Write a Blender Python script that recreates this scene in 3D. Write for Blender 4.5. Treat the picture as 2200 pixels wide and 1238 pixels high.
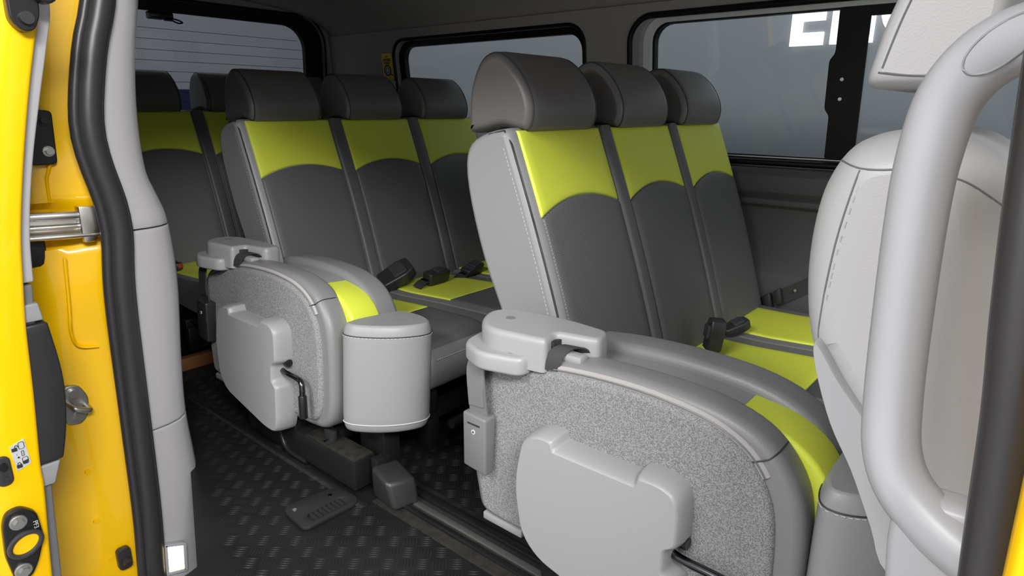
import bpy, bmesh, math, random
from mathutils import Vector, Matrix
random.seed(7)
for o in list(bpy.data.objects): bpy.data.objects.remove(o, do_unlink=True)
S = bpy.context.scene
COL = S.collection
PI = math.pi

# ------------------------------------------------------------------ camera, world, light
def make_camera():
    P, YA, RO = math.radians(15.82), math.radians(39.87), math.radians(.385)
    fh = Vector((math.cos(YA), math.sin(YA), 0)); rt = Vector((math.sin(YA), -math.cos(YA), 0))
    d = math.cos(P)*fh + Vector((0, 0, -math.sin(P))); u = math.sin(P)*fh + Vector((0, 0, math.cos(P)))
    c, s = math.cos(RO), math.sin(RO)
    r2 = c*rt + s*u; u2 = -s*rt + c*u
    m = Matrix((r2, u2, -d)).transposed().to_4x4(); m.translation = (0, 0, 1.1)
    cam = bpy.data.cameras.new('camera'); cam.sensor_width = 36; cam.lens = 1370/2200*36
    cam.clip_start = .01; cam.clip_end = 100
    o = bpy.data.objects.new('camera', cam); o.matrix_world = m; COL.objects.link(o); S.camera = o
make_camera()
S.view_settings.view_transform = 'Standard'; S.view_settings.look = 'None'
S.view_settings.gamma = 1; S.view_settings.use_curve_mapping = False
S.view_settings.exposure = 0.4
W = bpy.data.worlds.new('world'); S.world = W; W.use_nodes = True
W.node_tree.nodes['Background'].inputs[0].default_value = (.93, .96, 1, 1)
W.node_tree.nodes['Background'].inputs[1].default_value = .62
def area(name, loc, target, sx, sy, power, col=(1, .98, .95)):
    l = bpy.data.lights.new(name, 'AREA'); l.shape = 'RECTANGLE'; l.size = sx; l.size_y = sy
    l.energy = power; l.color = col
    o = bpy.data.objects.new(name, l); o.location = loc
    o.rotation_euler = (Vector(target)-Vector(loc)).to_track_quat('-Z', 'Y').to_euler(); COL.objects.link(o)
area('studio_panel', (-.6, -1.5, 2.6), (.9, 1.5, .6), 1.2, .5, 112)
area('studio_panel', (-2.6, .6, 3.4), (1.0, 1.2, .6), 1.6, .6, 90)
area('studio_panel', (-2.8, 1.4, 2.0), (1.0, 1.4, .6), 1.2, .6, 22)

# ------------------------------------------------------------------ materials
def mat(name, col, rough=.5, metal=0, bump=None, speck=None, coat=0, emit=0, spec=.5, dots=None, ior=None):
    m = bpy.data.materials.new(name); m.use_nodes = True
    nt = m.node_tree; b = nt.nodes['Principled BSDF']; L = nt.links.new
    b.inputs['Base Color'].default_value = (*col, 1); b.inputs['Roughness'].default_value = rough
    b.inputs['Metallic'].default_value = metal; b.inputs['Specular IOR Level'].default_value = spec
    b.inputs['Coat Weight'].default_value = coat; b.inputs['Coat Roughness'].default_value = .03
    if emit:
        b.inputs['Emission Color'].default_value = (*col, 1); b.inputs['Emission Strength'].default_value = emit
    tc = nt.nodes.new('ShaderNodeTexCoord')
    def noise(sc, det=3):
        n = nt.nodes.new('ShaderNodeTexNoise'); n.inputs['Scale'].default_value = sc; n.inputs['Detail'].default_value = det
        L(tc.outputs['Object'], n.inputs['Vector']); return n
    if speck:                                   # (scale, other colour, low, high)
        n = noise(speck[0]); r = nt.nodes.new('ShaderNodeValToRGB')
        r.color_ramp.elements[0].position = speck[2]; r.color_ramp.elements[1].position = speck[3]
        r.color_ramp.elements[0].color = (*speck[1], 1); r.color_ramp.elements[1].color = (*col, 1)
        L(n.outputs['Fac'], r.inputs[0]); L(r.outputs[0], b.inputs['Base Color'])
    if dots:                                    # perforated leather: (pitch, colour of the pin holes, radius, axes)
        sep = nt.nodes.new('ShaderNodeSeparateXYZ'); L(tc.outputs['Object'], sep.inputs[0])
        def M(op, a, bb=None):
            n = nt.nodes.new('ShaderNodeMath'); n.operation = op
            for i, v in enumerate((a, bb)):
                if v is None: continue
                if isinstance(v, (int, float)): n.inputs[i].default_value = v
                else: L(v, n.inputs[i])
            return n.outputs[0]
        p = dots[0]
        gx = M('DIVIDE', sep.outputs[dots[3][0]], p); gz = M('DIVIDE', sep.outputs[dots[3][1]], p)
        u = M('ADD', gx, gz); v = M('SUBTRACT', gx, gz)
        fu = M('SUBTRACT', M('FRACT', u), .5); fv = M('SUBTRACT', M('FRACT', v), .5)
        dd = M('SQRT', M('ADD', M('MULTIPLY', fu, fu), M('MULTIPLY', fv, fv)))
        lt = M('LESS_THAN', dd, dots[2])
        mx = nt.nodes.new('ShaderNodeMix'); mx.data_type = 'RGBA'
        mx.inputs[6].default_value = (*col, 1); mx.inputs[7].default_value = (*dots[1], 1)
        L(lt, mx.inputs[0]); L(mx.outputs[2], b.inputs['Base Color'])
    if bump:
        n = noise(bump[0], 4); bp = nt.nodes.new('ShaderNodeBump')
        bp.inputs['Strength'].default_value = bump[1]; bp.inputs['Distance'].default_value = bump[2] if len(bump) > 2 else .002
        L(n.outputs['Fac'], bp.inputs['Height']); L(bp.outputs[0], b.inputs['Normal'])
    return m
def glass_mat(name, tint, refl=.08):
    m = bpy.data.materials.new(name); m.use_nodes = True; nt = m.node_tree; nt.nodes.clear(); L = nt.links.new
    out = nt.nodes.new('ShaderNodeOutputMaterial'); mx = nt.nodes.new('ShaderNodeMixShader')
    t = nt.nodes.new('ShaderNodeBsdfTransparent'); t.inputs[0].default_value = (*tint, 1)
    g = nt.nodes.new('ShaderNodeBsdfGlossy'); g.inputs['Roughness'].default_value = .02
    f = nt.nodes.new('ShaderNodeFresnel'); f.inputs[0].default_value = 1.5
    gm = nt.nodes.new('ShaderNodeNewGeometry'); iv = nt.nodes.new('ShaderNodeMath'); iv.operation = 'SUBTRACT'; iv.inputs[0].default_value = 1
    ml = nt.nodes.new('ShaderNodeMath'); ml.operation = 'MULTIPLY'
    L(gm.outputs['Backfacing'], iv.inputs[1]); L(iv.outputs[0], ml.inputs[0]); L(f.outputs[0], ml.inputs[1]); L(ml.outputs[0], mx.inputs[0]); L(t.outputs[0], mx.inputs[1]); L(g.outputs[0], mx.inputs[2]); L(mx.outputs[0], out.inputs[0])
    return m
M = {}
M['leather_j'] = mat('jump_seat_leather', (.20, .202, .208), .40, bump=(420, .25))
M['leather_j2'] = mat('jump_headrest_leather', (.27, .275, .285), .42, bump=(420, .25))
M['leather'] = mat('light_grey_leather', (.255, .26, .268), .42, bump=(420, .25))
M['leather_mid'] = mat('mid_grey_leather', (.16, .16, .165), .42, bump=(420, .25))
M['leather_dark'] = mat('dark_grey_leather', (.105, .103, .108), .45, bump=(420, .25))
M['head'] = mat('headrest_leather', (.125, .118, .115), .4, bump=(420, .2))
M['perf'] = mat('perforated_leather', (.092, .094, .098), .5, dots=(.0085, (.22, .22, .22), .17, (0, 2)))
M['perf_c'] = mat('perforated_cushion', (.085, .086, .09), .5, dots=(.0085, (.17, .17, .17), .17, (0, 1)))
M['lime'] = mat('lime_leather', (.62, .69, .06), .45, bump=(350, .25))
M['white_leather'] = mat('pale_front_leather', (.50, .50, .515), .4, bump=(350, .2))
M['white_plastic'] = mat('pale_plastic', (.43, .43, .455), .35)
M['carpet'] = mat('grey_carpet', (.36, .37, .37), .95, bump=(520, .8, .004), speck=(430, (.19, .196, .196), .40, .60), spec=.1)
M['plastic'] = mat('grey_plastic', (.31, .315, .325), .38, bump=(600, .15))
M['plastic_dk'] = mat('dark_plastic', (.022, .022, .024), .4)
M['buckle_grey'] = mat('buckle_grey_plastic', (.17, .17, .175), .35)
M['web'] = mat('belt_webbing', (.17, .172, .178), .6, bump=(900, .6))
M['web_dk'] = mat('dark_belt_webbing', (.03, .03, .033), .6, bump=(900, .5))
M['zip'] = mat('zipper_tape', (.40, .38, .38), .7, bump=(900, .7))
M['pillar'] = mat('pillar_trim_plastic', (.44, .43, .45), .55, bump=(500, .2))
M['seam'] = mat('dark_seam', (.03, .03, .03), .6)
M['thread'] = mat('pale_thread', (.55, .55, .55), .7)
M['black'] = mat('black_painted_steel', (.012, .012, .013), .3, spec=.4)
M['dusty'] = mat('dusty_black_steel', (.012, .011, .010), .5, speck=(40, (.028, .026, .023), .4, .75))
M['rubber'] = mat('black_rubber_floor', (.0065, .0065, .007), .40, speck=(9, (.011, .011, .0115), .4, .75))
M['rib'] = mat('rubber_rib', (.014, .014, .015), .36, spec=.45)
M['seal'] = mat('door_seal_rubber', (.035, .033, .036), .38)
M['chrome'] = mat('dark_chrome', (.10, .10, .11), .16, 1)
M['steel'] = mat('bright_steel', (.72, .70, .66), .28, 1)
M['zinc'] = mat('zinc_steel', (.42, .42, .41), .4, .9)
M['yellow'] = mat('yellow_paint', (.98, .57, .001), .32, coat=.45, spec=.25)
M['headliner'] = mat('grey_headliner', (.36, .335, .32), .95, bump=(700, .3), spec=.1)
M['wallpan'] = mat('dark_side_panel', (.055, .052, .058), .6, bump=(500, .2))
M['frit'] = mat('black_window_frit', (.006, .0055, .006), .4, spec=.2)
M['brightframe'] = mat('brightened_window_reveal', (.7, .73, .73), .6)  # grey raised to a pale tone: light from outside painted into the colour
M['glass'] = glass_mat('window_glass', (.80, .84, .86))
M['outwall'] = mat('outside_grey_wall', (.27, .28, .29), .8)
M['outrear'] = mat('outside_rear_wall', (.24, .228, .252), .8)
M['letter'] = mat('lit_white_lettering', (1, 1, 1), .5, emit=1.1)
M['navy'] = mat('navy_paint', (.007, .006, .035), .5, spec=.2)
M['sticker'] = mat('yellow_sticker', (.85, .58, .03), .5)
M['ink'] = mat('black_ink', (.02, .02, .02), .6)
M['paper'] = mat('pale_sticker', (.5, .52, .54), .5)
M['red'] = mat('red_button', (.5, .05, .03), .4)
M['lamp'] = mat('lit_lamp_lens', (1, .80, .48), .3, emit=2.2)
M['bronze'] = mat('brown_wood', (.22, .09, .03), .6)
M['ground'] = mat('studio_ground', (.30, .30, .31), .5)
M['line'] = mat('heater_line', (.10, .095, .10), .6)

# ------------------------------------------------------------------ mesh helpers
ORG = {}
def link(name, me, m, parent=None, base=None):
    o = bpy.data.objects.new(name, me); COL.objects.link(o)
    if m: me.materials.append(M[m])
    if parent: o.parent = parent; ORG[o.name] = ORG[parent.name]
    return o
def finish(name, bm, m, parent=None, bevel=0, seg=2, angle=35, smooth=True):
    bmesh.ops.remove_doubles(bm, verts=bm.verts, dist=1e-6)
    bmesh.ops.recalc_face_normals(bm, faces=bm.faces)
    if bevel:
        es = [e for e in bm.edges if len(e.link_faces) == 2 and e.calc_face_angle(0) > math.radians(angle)]
        bmesh.ops.bevel(bm, geom=es, offset=bevel, segments=seg, profile=.5, affect='EDGES', clamp_overlap=True)
    if parent: org = ORG[parent.name]
    else:
        xs = [v.co for v in bm.verts]
        org = Vector(((min(v.x for v in xs)+max(v.x for v in xs))/2, (min(v.y for v in xs)+max(v.y for v in xs))/2, min(v.z for v in xs)))
    for v in bm.verts: v.co -= org
    for f in bm.faces: f.smooth = smooth
    for e in bm.edges:
        e.smooth = not (len(e.link_faces) == 2 and e.calc_face_angle(0) > math.radians(angle))
    for f in bm.faces:
        if len(f.verts) > 6:
            f.smooth = False
            for e in f.edges: e.smooth = False
    me = bpy.data.meshes.new(name); bm.to_mesh(me); bm.free()
    o = link(name, me, m, parent)
    if not parent: o.location = org; ORG[o.name] = org
    return o
def raw(name, verts, faces, m, parent=None, **k):
    bm = bmesh.new(); vs = [bm.verts.new(v) for v in verts]
    for f in faces:
        try: bm.faces.new([vs[i] for i in f])
        except ValueError: pass
    return finish(name, bm, m, parent, **k)
def tag(o, label, cat, group=None):
    o['label'] = label; o['category'] = cat
    if group: o['group'] = group
    return o
def struct(o): o['kind'] = 'structure'; return o
def thing(name, label, cat, loc, group=None):
    o = bpy.data.objects.new(name, None); COL.objects.link(o); o.location = loc; o.empty_display_size = .1
    ORG[o.name] = Vector(loc); return tag(o, label, cat, group)
def copy_tree(o, parent=None):
    c = o.copy(); COL.objects.link(c)
    if parent: c.parent = parent
    for ch in list(o.children): copy_tree(ch, c)
    return c
def loft(bm, rings, closed=True, caps=True):
    R = [[bm.verts.new(p) for p in r] for r in rings]
    n = len(R[0])
    for a, b in zip(R, R[1:]):
        for i in range(n if closed else n-1):
            j = (i+1) % n
            try: bm.faces.new((a[i], a[j], b[j], b[i]))
            except ValueError: pass
    if caps and closed: bm.faces.new(R[0][::-1]); bm.faces.new(R[-1])
def catmull(pts, n=4, closed=True):
    out = []; N = len(pts); pts = [Vector(p) for p in pts]
    for i in range(N if closed else N-1):
        if closed: p0, p1, p2, p3 = (pts[(i+k-1) % N] for k in range(4))
        else: p0, p1, p2, p3 = (pts[min(max(i+k-1, 0), N-1)] for k in range(4))
        for j in range(n):
            t = j/n
            out.append(.5*((2*p1)+(p2-p0)*t+(2*p0-5*p1+4*p2-p3)*t*t+(3*p1-p0-3*p2+p3)*t**3))
    if not closed: out.append(pts[-1])
    return out
def fillet(pts, r, seg=3):
    out = []; N = len(pts); pts = [Vector(p) for p in pts]
    for i in range(N):
        p, a, b = pts[i], pts[i-1], pts[(i+1) % N]
        rr = r[i] if isinstance(r, (list, tuple)) else r
        da, db = a-p, b-p
        k = min(rr, da.length*.49, db.length*.49)
        if k < 1e-5: out.append(p); continue
        A, B = p+da.normalized()*k, p+db.normalized()*k
        for s in range(seg+1):
            t = s/seg; out.append((1-t)**2*A+2*t*(1-t)*p+t*t*B)
    return out
def inset(poly, d):
    N = len(poly); ar = sum(poly[i-1].x*poly[i].y-poly[i].x*poly[i-1].y for i in range(N))
    s = 1 if ar > 0 else -1; out = []
    for i in range(N):
        e1 = (poly[i]-poly[i-1]); e2 = (poly[(i+1) % N]-poly[i])
        n1 = Vector((-e1.y, e1.x))*s; n2 = Vector((-e2.y, e2.x))*s
        if n1.length < 1e-9: n1 = n2
        if n2.length < 1e-9: n2 = n1
        n1.normalize(); n2.normalize(); n = n1+n2
        if n.length < 1e-6: n = n1
        n.normalize(); c = max(n.dot(n1), .6); dd = d
        th = n1.angle(n2, 0); cr = (e1.x*e2.y-e1.y*e2.x)*s
        if d > 0 and cr > 0 and th > 1e-3: dd = min(d, .9*.5*(e1.length+e2.length)/th)
        out.append(poly[i]+n*(dd/c))
    return out
AX = {'X': lambda a, p: (a, p.x, p.y), 'Y': lambda a, p: (p.x, a, p.y), 'Z': lambda a, p: (p.x, p.y, a)}
def pillow(name, prof, a0, a1, r, m, parent=None, axis='X', rin=None, n=4, r1=None, angle=50, f=None):
    """extrusion of a closed profile with both rims rounded over"""
    rin = r if rin is None else rin; r1 = r if r1 is None else r1
    if not callable(prof): prof = [Vector(p) for p in prof]
    rings = []
    for i in range(n+1):
        t = i/n*PI/2; rings.append((a0+r*(1-math.cos(t)), rin*(1-math.sin(t))))
    for i in range(n, -1, -1):
        t = i/n*PI/2; rings.append((a1-r1*(1-math.cos(t)), (rin if r1 else 0)*(1-math.sin(t))))
    bm = bmesh.new()
    loft(bm, [[(f or AX[axis])(a, p) for p in (prof(d) if callable(prof) else inset(prof, d))] for a, d in rings])
    return finish(name, bm, m, parent, angle=angle)
def box(name, x0, x1, y0, y1, z0, z1, m, parent=None, bevel=.004, seg=2):
    v = [(x, y, z) for x in (x0, x1) for y in (y0, y1) for z in (z0, z1)]
    return raw(name, v, [(0, 1, 3, 2), (4, 6, 7, 5), (0, 4, 5, 1), (2, 3, 7, 6), (0, 2, 6, 4), (1, 5, 7, 3)], m, parent, bevel=bevel, seg=seg)
def hexa(name, v, m, parent=None, bevel=.004, seg=2):    # v: bottom four then top four
    return raw(name, v, [(0, 3, 2, 1), (4, 5, 6, 7), (0, 1, 5, 4), (1, 2, 6, 5), (2, 3, 7, 6), (3, 0, 4, 7)], m, parent, bevel=bevel, seg=seg)
def tube_rings(path, r, seg=10, closed=False, ry=None):
    P = [Vector(p) for p in path]; N = len(P); rings = []; up = None
    for i in range(N):
        t = (P[(i+1) % N]-P[i-1]) if closed else (P[min(i+1, N-1)]-P[max(i-1, 0)])
        t.normalize()
        if up is None:
            up = Vector((0, 0, 1)) if abs(t.z) < .9 else Vector((1, 0, 0))
        up = (up-t*up.dot(t)).normalized(); sd = t.cross(up)
        rr = r[i] if isinstance(r, (list, tuple)) else r
        k = ry/rr if ry else 1
        rings.append([P[i]+sd*rr*math.cos(2*PI*j/seg)+up*rr*k*math.sin(2*PI*j/seg) for j in range(seg)])
    return rings
def tube(name, path, r, m, parent=None, seg=10, closed=False, ry=None):
    bm = bmesh.new(); R = tube_rings(path, r, seg, closed, ry)
    if closed: R.append(R[0])
    loft(bm, R, caps=not closed); return finish(name, bm, m, parent, angle=60)
def strap(name, path, wvec, th, m, parent=None):
    """flat webbing: path of points, a width vector and a thickness"""
    P = [Vector(p) for p in path]; w = Vector(wvec); rings = []
    for i, p in enumerate(P):
        t = (P[min(i+1, len(P)-1)]-P[max(i-1, 0)]).normalized(); n = t.cross(w).normalized()*th/2
        rings.append([p-w/2-n, p+w/2-n, p+w/2+n, p-w/2+n])
    bm = bmesh.new(); loft(bm, rings); return finish(name, bm, m, parent, angle=40)
def cyl(name, p0, p1, r, m, parent=None, seg=16, r1=None, bevel=0):
    bm = bmesh.new(); p0, p1 = Vector(p0), Vector(p1); t = (p1-p0).normalized()
    u = t.orthogonal().normalized(); v = t.cross(u); r1 = r if r1 is None else r1
    loft(bm, [[p+(u*math.cos(2*PI*j/seg)+v*math.sin(2*PI*j/seg))*q for j in range(seg)] for p, q in ((p0, r), (p1, r1))])
    return finish(name, bm, m, parent, angle=40, bevel=bevel)
def rrect(a0, a1, b0, b1, r, n=5):
    out = []; rs = r if isinstance(r, (list, tuple)) else (r,)*4
    for (cx, cy, s, rr) in ((a1, b1, 0, rs[0]), (a0, b1, 1, rs[1]), (a0, b0, 2, rs[2]), (a1, b0, 3, rs[3])):
        ox = cx-rr if s in (0, 3) else cx+rr; oy = cy-rr if s in (0, 1) else cy+rr
        for i in range(n+1):
            t = (s+i/n)*PI/2; out.append(Vector((ox+rr*math.cos(t), oy+rr*math.sin(t))))
    return out
def ringpanel(name, inner, outer, f, d0, d1, m, parent=None, bevel=0):
    """panel with a hole: f(a, b, depth) -> point"""
    n = len(inner); bm = bmesh.new()
    L = [[bm.verts.new(f(p.x, p.y, d)) for p in q] for q, d in ((inner, d0), (outer, d0), (outer, d1), (inner, d1))]
    for k in range(4):
        a, b = L[k], L[(k+1) % 4]
        for i in range(n):
            j = (i+1) % n; bm.faces.new((a[i], a[j], b[j], b[i]))
    return finish(name, bm, m, parent, bevel=bevel, angle=40)
def plate(name, poly, f, d0, d1, m, parent=None, bevel=0):
    bm = bmesh.new(); loft(bm, [[f(p.x, p.y, d) for p in poly] for d in (d0, d1)])
    return finish(name, bm, m, parent, bevel=bevel, angle=40)
def patch(name, f, x0, x1, v0, v1, off, m, parent=None, nx=14, nv=16, edge=.012):
    """puffed upholstery panel on the surface f(x, v, offset); v0 / v1 give its lower / upper border at x"""
    bm = bmesh.new()
    def steps(L, n):
        a, b = .0015/L, .006/L
        return [0, a, b]+[b+(1-2*b)*i/n for i in range(1, n)]+[1-b, 1-a, 1], a, b
    us, ua, ub = steps(abs(x1-x0), nx); ws, wa, wb = steps((v1(.5)-v0(.5))*.72, nv)
    g = []
    for w in ws:
        row = []
        for u in us:
            e = min(min(u, 1-u)/ub, min(w, 1-w)/wb); k = 1 if e >= .99 else (.7 if e > .01 else -.3)
            x = x0+(x1-x0)*u; a, b = v0(u), v1(u)
            row.append(bm.verts.new(f(x, a+(b-a)*w, off*k)))
        g.append(row)
    for i in range(len(ws)-1):
        for j in range(len(us)-1): bm.faces.new((g[i][j], g[i][j+1], g[i+1][j+1], g[i+1][j]))
    return finish(name, bm, m, parent, angle=80)
def stitches(name, pts, m, parent, ln=.006, gap=.004, r=.0009):
    P = [Vector(p) for p in pts]; bm = bmesh.new(); acc = 0; nxt = 0
    for a, b in zip(P, P[1:]):
        L = (b-a).length; d = (b-a).normalized() if L > 0 else None
        s = nxt
        while d is not None and s+ln <= L:
            R = tube_rings([a+d*s, a+d*(s+ln)], r, 5); loft(bm, R); s += ln+gap
        nxt = max(0, s-L)
    o = finish(name, bm, m, parent, smooth=False); o['kind'] = 'stuff'; return o

# ------------------------------------------------------------------ setting: garage around the van
struct(box('ground', -7, 9, -7, 10, -.56, -.52, 'ground', bevel=0))
WO = struct(box('wall_outside', 5.0, 5.1, -6, 7.2, -.52, 3.4, 'outwall', bevel=0))
struct(box('wall_outside_rear', -6, 5.1, 7.0, 7.1, -.52, 3.4, 'outrear', bevel=0))
LT = thing('wall_lettering', 'bright white capital letters ENG on the grey wall outside the side window', 'lettering', (4.99, 1.2, 1.53))
def letter(name, polys):
    bm = bmesh.new()
    for q in polys: loft(bm, [[(d, p[0], p[1]) for p in q] for d in (4.975, 4.999)])
    return finish('letter', bm, 'letter', LT, smooth=False)
z0, z1 = 1.53, 1.93; R4 = lambda a, b, c, d: [(a, c), (b, c), (b, d), (a, d)]
letter('E', [R4(1.60, 1.525, z0, z1), R4(1.525, 1.38, z0, z0+.085), R4(1.525, 1.38, 1.69, 1.765), R4(1.525, 1.38, z1-.085, z1)])
letter('N', [R4(1.335, 1.25, z0, z1), R4(1.155, 1.07, z0, z1), [(1.25, z1), (1.335, z1), (1.155, z0), (1.07, z0)]])
cg, rg = (.84, 1.73), .2
arc = [(cg[0]-rg*math.cos(t), cg[1]+rg*math.sin(t)) for t in [math.radians(-50-i*13) for i in range(20)]]
arc_i = [(cg[0]-(rg-.085)*math.cos(t), cg[1]+(rg-.085)*math.sin(t)) for t in [math.radians(-50-i*13) for i in range(20)]]
letter('G', [[arc[i], arc[i+1], arc_i[i+1], arc_i[i]] for i in range(19)]+[R4(.84, .68, 1.68, 1.75), R4(.75, .67, 1.58, 1.75)])
tag(box('partition_panel', 1.5, 4.6, 6.2, 6.3, -.52, 1.24, 'navy', bevel=.01), 'dark navy blue panel outside, seen low through the rear window', 'panel')

# ------------------------------------------------------------------ setting: van shell
FL = struct(plate('floor', [Vector(p) for p in ((2.52, -.4), (2.52, 3.6), (.74, 3.6), (.742, 1.975), (.508, 1.41), (.49, 1.30), (.49, -.4))], lambda a, b, d: (a, b, d), -.03, 0, 'rubber'))
struct(box('trim_7', .36, .80, -.3, 1.95, -.36, -.33, 'wallpan', bevel=.004))
def tread():
    """raised lens-shaped ribs of the rubber floor, five to a cell, cells turned alternately"""
    bm = bmesh.new(); c, s = math.cos(math.radians(-50)), math.sin(math.radians(-50)); q = .043
    lens = [(-.5, 0), (-.28, .055), (0, .08), (.28, .055), (.5, 0), (.28, -.055), (0, -.08), (-.28, -.055)]
    for i in range(-90, 90):
        for j in range(-90, 90):
            cx, cy = i*q, j*q; wx, wy = 1.2+cx*c-cy*s, 1.4+cx*s+cy*c
            if not (.53+max(0, wy-1.2)*.336 < wx < 1.95 and .35 < wy < 3.0): continue
            if .965 < wx < 1.14 and .2 < wy < 2.1: continue
            if .755 < wx < .965 and 1.335 < wy < 1.505: continue
            for k in range(5):
                off = (k-2)*q*.19; pts = []
                for (a, b) in lens:
                    a *= q*.92; b *= q*.8
                    lx, ly = (a, b+off) if (i+j) % 2 else (b+off, a)
                    lx += cx; ly += cy; pts.append((1.2+lx*c-ly*s, 1.4+lx*s+ly*c))
                lo = [bm.verts.new((x, y, .0002)) for x, y in pts]
                mx, my = sum(p[0] for p in pts)/8, sum(p[1] for p in pts)/8
                t = bm.verts.new((mx, my, .0030))
                for a in range(8): bm.faces.new((lo[a], lo[(a+1) % 8], t))
    o = finish('tread_ribs', bm, 'rib', FL, angle=70); o['kind'] = 'stuff'
tread()
def extr(name, prof, y0, y1, m, parent=None, bevel=0):
    bm = bmesh.new(); loft(bm, [[(x, y, z) for x, z in prof] for y in (y0, y1)])
    return finish(name, bm, m, parent, bevel=bevel)
# headliner: curved shell, open towards the cabin
cp = [(2.50, 1.44), (2.45, 1.50), (2.36, 1.565), (2.15, 1.62), (1.6, 1.655), (1.05, 1.63), (.86, 1.59), (.78, 1.53), (.755, 1.46)]
cs = [tuple(v) for v in catmull(cp, 5, False)]
struct(extr('ceiling', cs+[(.70, 1.46), (.70, 1.72), (2.56, 1.72), (2.56, 1.44)], -.5, 3.62, 'headliner'))
# far side: lower trim panel with ledges, then a panel with a hole for each window
XW = lambda z: 2.50-.11*(z-.9)
struct(extr('wall_left', [(2.56, 0), (2.50, 0), (2.47, .30), (2.455, .47), (2.47, .50), (2.49, .535), (2.488, .74), (2.462, .752), (2.462, .772), (2.475, .78), (2.455, .80), (2.452, .86), (2.47, .885), (2.52, .895), (2.56, .895)], -.4, 3.6, 'wallpan', bevel=.004))
fw = lambda y, z, d: (XW(z)+d, y, z)
def window(nm, y0, y1, z0, z1, Y0, Y1, r):
    hole = rrect(y0-.045, y1+.045, z0-.02, z1+.03, r+.03, 6)
    struct(ringpanel('wall_left_'+nm, hole, rrect(Y0, Y1, .88, 1.50, .002, 6), fw, 0, .07, 'headliner'))
    w = struct(ringpanel('window_'+nm, rrect(y0, y1, z0, z1, r, 6), rrect(y0-.06, y1+.06, z0-.035, z1+.045, r+.02, 6), fw, .045, .075, 'frit'))
    return w
w1 = window('1', -.25, 1.335, .93, 1.425, -.4, 1.56, .07)
w2 = window('2', 1.69, 2.875, .93, 1.415, 1.56, 3.6, .07)
tube('rubber_seal', [fw(p.x, p.y, .002) for p in rrect(-.29, 1.425, .905, 1.455, .10, 8)], .013, 'frit', w1, 8, True)
ringpanel('reveal', rrect(-.24, 1.345, .925, 1.43, .07, 6), rrect(-.28, 1.40, .913, 1.448, .095, 6), fw, .03, .05, 'brightframe', w1)
tube('rubber_seal', [fw(p.x, p.y, .004) for p in rrect(1.645, 2.915, .905, 1.45, .09, 8)], .009, 'frit', w2, 8, True)
plate('pane', rrect(1.68, 2.885, .92, 1.425, .07, 6), fw, .056, .060, 'glass', w2)
plate('pane', rrect(.60, 1.345, .92, 1.435, .05, 6), fw, .050, .054, 'glass', w1)
plate('pane', rrect(-.26, .62, .92, 1.435, .05, 6), fw, .060, .064, 'glass', w1)
# sliding-pane mullion: broad black frit with a stepped inner edge and two little latch studs
plate('mullion', fillet([(.548, .925), (.548, 1.43), (.645, 1.43), (.645, 1.285), (.662, 1.265), (.662, 1.10), (.645, 1.08), (.645, .925)], .012), fw, .036, .050, 'frit', w1, bevel=.002)
plate('top_band', rrect(-.25, .55, 1.398, 1.432, .004, 2), fw, .038, .050, 'frit', w1)
for zz in (1.20, 1.135):
    cyl('latch_stud', fw(.612, zz, .036), fw(.612, zz, .026), .006, 'zinc', w1, 10)
    plate('latch_slot', rrect(.615, .66, zz-.006, zz+.006, .004, 3), fw, .032, .037, 'frit', w1)
box('bottom_rail', 2.525, 2.545, -.2, 1.30, .912, .922, 'frit', w1, .003); box('bottom_rail', 2.50, 2.53, -.2, 1.36, .898, .908, 'frit', w1, .003)
# rear: tailgate panel with its window
fr = lambda x, z, d: (x, 3.54+d-.05*(z-.9), z)
rw = struct(ringpanel('wall_rear', rrect(.86, 2.40, 1.0, 1.60, .16, 8), rrect(.70, 2.56, -.02, 1.70, .002, 8), fr, -.02, .06, 'headliner'))
w3 = struct(ringpanel('window_3', rrect(.92, 2.285, 1.05, 1.545, .13, 8), rrect(.84, 2.41, .99, 1.61, .17, 8), fr, .0, .03, 'frit'))
plate('pane', rrect(.91, 2.295, 1.04, 1.555, .13, 8), fr, .012, .016, 'glass', w3)
for k in range(8):
    zz = 1.115+.05*k; tube('heater_line', [fr(.98, zz, .010), fr(2.27-(.03 if k > 6 else 0), zz, .010)], .0012, 'line', w3, 5)
tube('rubber_seal', [fr(p.x, p.y, -.022) for p in rrect(.85, 2.41, .99, 1.605, .165, 8)], .007, 'frit', w3, 6, True)
# near side behind the door opening
struct(extr('wall_right', [(.60, -.3), (.69, 0), (.69, .5), (.69, .9), (.73, 1.5), (.66, 1.5), (.60, .9), (.58, .4)], 2.02, 3.6, 'wallpan'))
struct(extr('trim_4', [(.62, 1.50), (.70, 1.44), (.775, 1.44), (.80, 1.52), (.72, 1.74), (.62, 1.70)], -.5, 3.6, 'headliner', bevel=.01))

# ------------------------------------------------------------------ C-pillar: yellow jamb, rubber seal, grey trim
def path(rows, y, n=5): return [Vector((p.x, y, p.y)) for p in catmull([(a, b) for a, b in rows], n, False)]
S2r = [(.69, 1.50), (.665, 1.347), (.629, 1.237), (.597, 1.083), (.596, .987), (.613, .897), (.625, .816), (.627, .773), (.609, .623), (.601, .373), (.593, .153), (.586, -.084), (.57, -.30), (.56, -.5)]
S1r = [(.63, 1.50), (.605, 1.34), (.573, 1.234), (.546, 1.11), (.537, 1.028), (.546, .931), (.56, .855), (.558, .751), (.546, .636), (.536, .463), (.529, .254), (.52, .03), (.502, -.234), (.48, -.5)]
Tr = [(.80, 1.50), (.770, 1.37), (.742, 1.22), (.726, 1.07), (.726, .93), (.745, .86), (.766, .78), (.770, .60), (.75, .37), (.740, .186), (.748, -.02), (.742, -.28), (.73, -.5)]
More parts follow.
